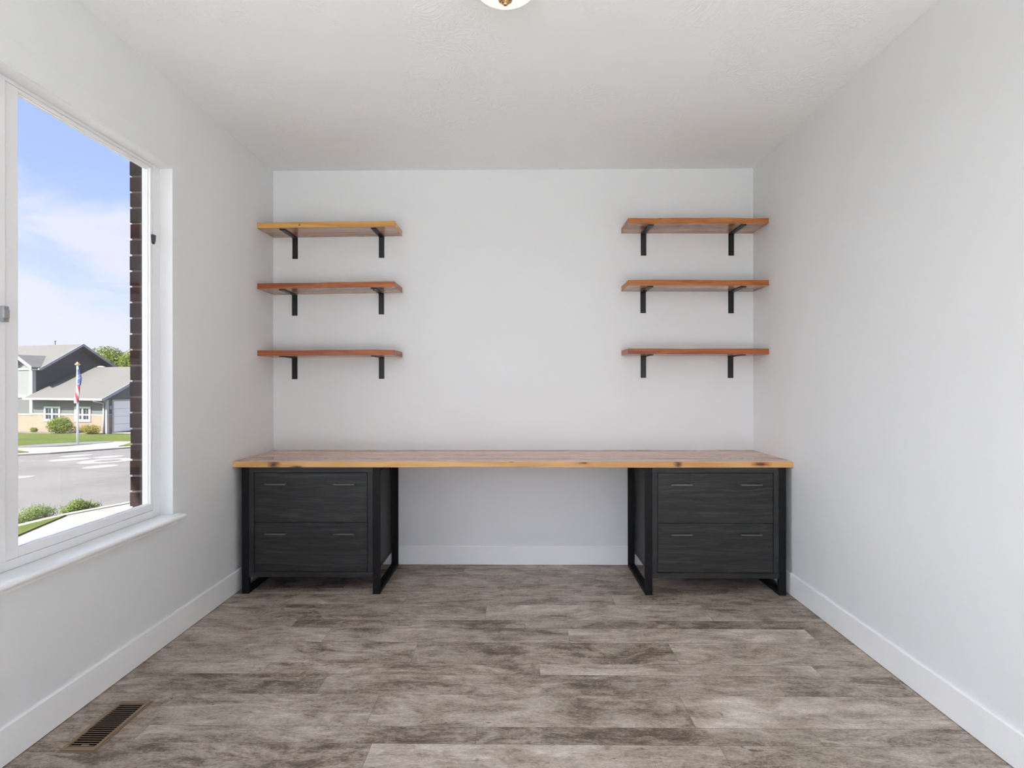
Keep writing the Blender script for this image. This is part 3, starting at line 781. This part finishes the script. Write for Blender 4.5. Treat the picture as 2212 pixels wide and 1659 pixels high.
# garage door on the end wall
g_ = MB()
for i in range(4):
    z0 = -2.25 + i*.56
    g_.box(7.62, 7.66, .48, 5.3, z0+.008, z0+.552)
gd = hp(g_, 'garage_door', 'garage_white')
hp(MB().ring(.36, 5.42, -2.3, .10, .48, 5.3, -2.3, .0, 7.621, 7.70, 'x'), 'door_trim', 'white_trim')
hp(MB().box(7.63, 7.72, .17, .29, -.58, -.34), 'wall_lantern', 'white_trim')
m = MB().lathe([(0, 2.72), (.16, 2.70), (.30, 2.62), (.31, 2.58), (.13, 2.57), (.12, 2.40), (0, 2.40)], 16, (1.6, 4.1))
hp(m, 'roof_vent', 'white_trim')
m = MB().tube((-2.46, 3.3, 4.3), (-2.46, 3.3, 4.72), .03, .02, 8).tube((-2.54, 3.3, 4.72), (-2.38, 3.3, 4.78), .03, .03, 6)
hp(m, 'antenna', 'black_metal')
# driveway and bed by the house
ground_poly('driveway', [hxy(7.7, .3), hxy(15.5, .3), hxy(15.5, 5.5), hxy(7.7, 5.5)], .09, .04, 'concrete', 'pale driveway before the garage door across the street', 'driveway')
ground_poly('mulch_bed', [hxy(-3, -.05), hxy(7.6, -.05), hxy(7.7, -.7), hxy(4.5, -1.2), hxy(-3, -1.1)], .08, .03, 'mulch', 'dark mulch strip along the stone base of the house', 'flower bed')

# ---- leaves
def foliage(name, mat, blobs, n, size, parent=None, loc=(0, 0, 0), seed=1, up=.3, inner=.55):
    rr = random.Random(seed)
    b = bmesh.new(); ll = b.loops.layers.float_color.new('leaf')
    tot = sum(r[3]*r[4]*r[5] for r in blobs) if blobs else 1
    for bl in blobs:
        cx, cy, cz, rx, ry, rz = bl
        k = max(20, int(n*rx*ry*rz/tot))
        for _ in range(k):
            d = Vector((rr.gauss(0, 1), rr.gauss(0, 1), rr.gauss(0, 1))).normalized()
            q = inner+(1-inner)*rr.random()**.5
            c = Vector((cx+d.x*rx*q, cy+d.y*ry*q, cz+d.z*rz*q))
            nrm = (d + Vector((rr.gauss(0, .5), rr.gauss(0, .5), rr.gauss(0, .5)+up))).normalized()
            a = nrm.orthogonal().normalized(); a.rotate(Matrix.Rotation(rr.random()*6.28, 3, nrm)); bb = nrm.cross(a)
            s = size*rr.uniform(.6, 1.3)
            f = b.faces.new([b.verts.new(c+a*s), b.verts.new(c+bb*s*.45), b.verts.new(c-a*s), b.verts.new(c-bb*s*.45)])
            val = min(1, max(0, rr.gauss(.5, .28)))
            for l in f.loops: l[ll] = (val, val, val, 1)
    me = bpy.data.meshes.new(name); b.to_mesh(me); b.free(); me.materials.append(M[mat])
    o = bpy.data.objects.new(name, me); COL.objects.link(o); o.location = loc
    if parent: o.parent = parent
    return o
def shrub(loc, blobs, mat, n, size, label, seed, st=True):
    root = empty('shrub', loc, label, 'shrub')
    foliage('foliage', mat, blobs, n, size, root, seed=seed, inner=.35)
    if not st: return
    m = MB()
    for k in range(5):
        a = k*1.3; m.tube((.1*math.cos(a), .1*math.sin(a), -.02), (.45*math.cos(a), .45*math.sin(a), .6), .03, .012, 6)
    m.build('stems', 'bark', root)
x_, y_ = hxy(4.5, -1.05)
shrub((x_, y_, gz(y_)+.05), [(0, 0, .58, .78, .65, .58), (-.5, .1, .5, .5, .5, .46), (.52, -.1, .48, .55, .5, .46), (.1, 0, .9, .55, .5, .38), (-.25, -.1, .78, .5, .45, .4)], 'leaf_green', 4200, .055, 'big round green shrub below the house windows', 3)
x_, y_ = hxy(7.35, -.98)
shrub((x_, y_, gz(y_)+.05), [(0, 0, .36, .55, .5, .36), (-.35, 0, .38, .35, .4, .3), (.35, 0, .34, .4, .4, .32)], 'leaf_gold', 2200, .042, 'small yellowish shrub beside the house corner', 5)
x_, y_ = hxy(.85, -.45)
shrub((x_, y_, gz(y_)+.05), [(0, 0, .2, .28, .2, .2)], 'leaf_green', 250, .06, 'tiny green shrub at the inner corner of the house', 6, False)
def tree(loc, h, blobs, n, size, label, seed):
    root = empty('tree', loc, label, 'tree', 'trees behind the house')
    foliage('crown', 'leaf_tree', blobs, n, size, root, seed=seed, inner=.4)
    m = MB().tube((0, 0, 0), (0, 0, h*.55), .35, .2, 10)
    for k in range(6):
        a = k*1.05; m.tube((0, 0, h*(.35+.04*k)), (1.6*math.cos(a), 1.6*math.sin(a), h*(.6+.04*k)), .14, .05, 7)
    m.build('trunk', 'bark', root)
def tz(y): return gz(y)
tree((-44.6, 62, tz(62)), 8.6, [(0, 0, 7.0, 1.9, 1.9, 1.6), (-1.5, .3, 6.3, 1.5, 1.5, 1.2), (1.6, 0, 6.3, 1.5, 1.5, 1.2), (.6, -.6, 5.2, 2.0, 1.8, 1.4), (-.9, -.6, 4.9, 1.9, 1.7, 1.3)], 8000, .14, 'tallest green tree rising behind the garage roof', 11)
tree((-39.6, 59.5, tz(61)), 8.2, [(0, 0, 6.7, 1.7, 1.7, 1.4), (1.3, .3, 5.6, 1.5, 1.5, 1.3), (-1.2, -.3, 5.0, 1.4, 1.4, 1.3), (.6, -.5, 4.6, 1.9, 1.6, 1.3)], 7000, .14, 'lower green tree behind the garage, next to the brick edge of the window', 12)
# weeds along the near kerb
def weeds(pts, label, seed):
    rr = random.Random(seed)
    blobs = []
    for (x, y, r, h) in pts: blobs.append((x-pts[0][0], y-pts[0][1], h*.45, r, r, h*.55))
    x0, y0 = pts[0][:2]
    root = empty('weed_clump', (x0, y0, gz(y0)+.0), label, 'weeds')
    foliage('foliage', 'leaf_lime', blobs, 2800, .016, root, seed=seed, inner=.2, up=.6)
    m = MB()
    for (x, y, r, h) in pts:
        for _ in range(8):
            a = rr.random()*6.28; m.tube((x-x0+r*.4*math.cos(a), y-y0+r*.4*math.sin(a), 0), (x-x0+r*.8*math.cos(a), y-y0+r*.8*math.sin(a), h*rr.uniform(.7, 1.15)), .004, .002, 5)
    m.build('stems', 'leaf_lime', root)
weeds([(-8.40, 9.42, .13, .14), (-8.42, 9.60, .16, .22), (-8.42, 9.82, .18, .28), (-8.42, 10.02, .18, .29), (-8.40, 10.20, .14, .2)], 'taller clump of bright green weeds at the near kerb, beside the window mullion', 21)
weeds([(-8.40, 10.62, .14, .18), (-8.36, 10.80, .16, .27), (-8.32, 10.95, .13, .2), (-8.24, 11.12, .11, .13)], 'lower clump of green weeds farther along the near kerb', 22)

# ---- flagpole and flag
fx, fy = -22.62, 29.28
root = empty('flagpole', (fx, fy, gz(fy)), 'white flagpole standing in the mulch bed across the street', 'flagpole')
MB().tube((0, 0, .06), (0, 0, 4.12), .056, .047, 16).build('pole', 'pole_white', root)
MB().lathe([(0, 4.10), (.07, 4.11), (.12, 4.15), (.12, 4.19), (.05, 4.23), (.045, 4.28), (0, 4.30)], 16).build('pole_cap', 'gold_cap', root)
b = bmesh.new(); uvl = b.loops.layers.uv.new('UVMap')
nu, nv = 26, 34
G = []
for i in range(nu+1):
    s = i/nu; row = []
    for j in range(nv+1):
        tt = j/nv
        wdt = .13 + .10*math.sin(tt*2.6+.3) + .03*math.sin(tt*9)
        x = .055 + wdt*(.5+.5*math.sin(s*15+tt*2.5))*(.35+.65*s) - (.22*max(0, tt-.35))*s*1.3
        yv = -.05 + .06*math.cos(s*15+tt*2.5) - .05*s
        z = -tt*1.55 - .16*s*(tt > 0) - .10*math.sin(s*3)*tt
        row.append(b.verts.new((x, yv, z)))
    G.append(row)
for i in range(nu):
    for j in range(nv):
        f = b.faces.new((G[i][j], G[i+1][j], G[i+1][j+1], G[i][j+1])); f.smooth = True
        for l, (u_, v_) in zip(f.loops, ((i, j), (i+1, j), (i+1, j+1), (i, j+1))):
            l[uvl].uv = (u_/nu*.75+v_/nv*.55, 1-v_/nv)
me = bpy.data.meshes.new('flag'); b.to_mesh(me); b.free(); me.materials.append(M['flag_cloth'])
o = bpy.data.objects.new('flag', me); COL.objects.link(o); o.location = (fx, fy, gz(fy)+3.92)
tag(o, 'limp striped flag with a blue corner hanging from the white flagpole', 'flag')

# ================================================================= LIGHT
sun = bpy.data.lights.new('sun', 'SUN'); sun.energy = 19.0; sun.angle = math.radians(.6); sun.color = (1, .99, .95)
so = bpy.data.objects.new('sun', sun); COL.objects.link(so)
so.rotation_euler = Vector((-.34, -.70, .78)).to_track_quat('Z', 'Y').to_euler()

wd = bpy.data.worlds.new('sky'); S.world = wd; wd.use_nodes = True
class WT(NT):
    def __init__(s):
        s.t = wd.node_tree; s.t.nodes.clear(); s.n = s.t.nodes; s.l = s.t.links
        s.out = s.t.nodes.new('ShaderNodeOutputWorld')
t = WT()
d = t.coord('Generated'); c = t.sep(d)
blue = t.ramp(c[2], [(.0, (1.28, 1.40, 1.72)), (.12, (1.10, 1.30, 1.75)), (.24, (.78, 1.03, 1.75)), (.42, (.62, .86, 1.75)), (.8, (.38, .62, 1.45))])
cv = t.mapping(d, (1.0, 1.0, 2.6))
cn = t.noise(t.vmath('ADD', cv, t.vmath('SCALE', t.noise(cv, 2.2, 1, .5, out=1), scale=.25)), 3.1, 5, .56, .5)
thr = t.ramp(c[2], [(.0, .36), (.10, .40), (.22, .455), (.27, .60), (.33, .72), (.6, .74)])
cl = t.sstep(t.math('SUBTRACT', cn, thr), -.06, .12)
col = t.mix(t.math('MULTIPLY', cl, .85), blue, (1.38, 1.42, 1.74))
# unseen sky glow added on the window side to brighten the room
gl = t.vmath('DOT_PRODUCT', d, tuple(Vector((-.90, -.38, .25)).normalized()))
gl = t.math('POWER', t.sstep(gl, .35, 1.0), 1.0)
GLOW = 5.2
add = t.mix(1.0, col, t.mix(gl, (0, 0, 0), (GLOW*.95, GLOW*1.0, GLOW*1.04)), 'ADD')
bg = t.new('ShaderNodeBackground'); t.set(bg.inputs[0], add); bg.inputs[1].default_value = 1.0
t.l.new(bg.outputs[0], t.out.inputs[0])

# ================================================================= CAMERA
cam = bpy.data.cameras.new('camera'); co = bpy.data.objects.new('camera', cam); COL.objects.link(co)
cam.sensor_fit = 'HORIZONTAL'; cam.sensor_width = 36; cam.lens = 36*1240/2212
cam.shift_x = (1106-1101.43)/2212; cam.shift_y = -(829.5-827.56)/2212
cam.clip_start = .05; cam.clip_end = 500
co.matrix_world = Matrix.Translation((0, 0, 1.27)) @ Matrix.Rotation(.012344, 4, 'Z') @ Matrix.Rotation(PI/2, 4, 'X') @ Matrix.Rotation(-.0011, 4, 'Z')
S.camera = co
S.view_settings.view_transform = 'Standard'; S.view_settings.look = 'None'
S.view_settings.exposure = .16; S.view_settings.gamma = 1; S.view_settings.use_curve_mapping = False
S.cycles.max_bounces = 8; S.cycles.diffuse_bounces = 6; S.cycles.glossy_bounces = 3; S.cycles.transmission_bounces = 2; S.cycles.transparent_max_bounces = 8
S.cycles.use_adaptive_sampling = True; S.cycles.adaptive_threshold = .2; S.cycles.adaptive_min_samples = 16
S.cycles.caustics_reflective = False; S.cycles.caustics_refractive = False
S.cycles.sample_clamp_indirect = 6
S.cycles.use_denoising = True
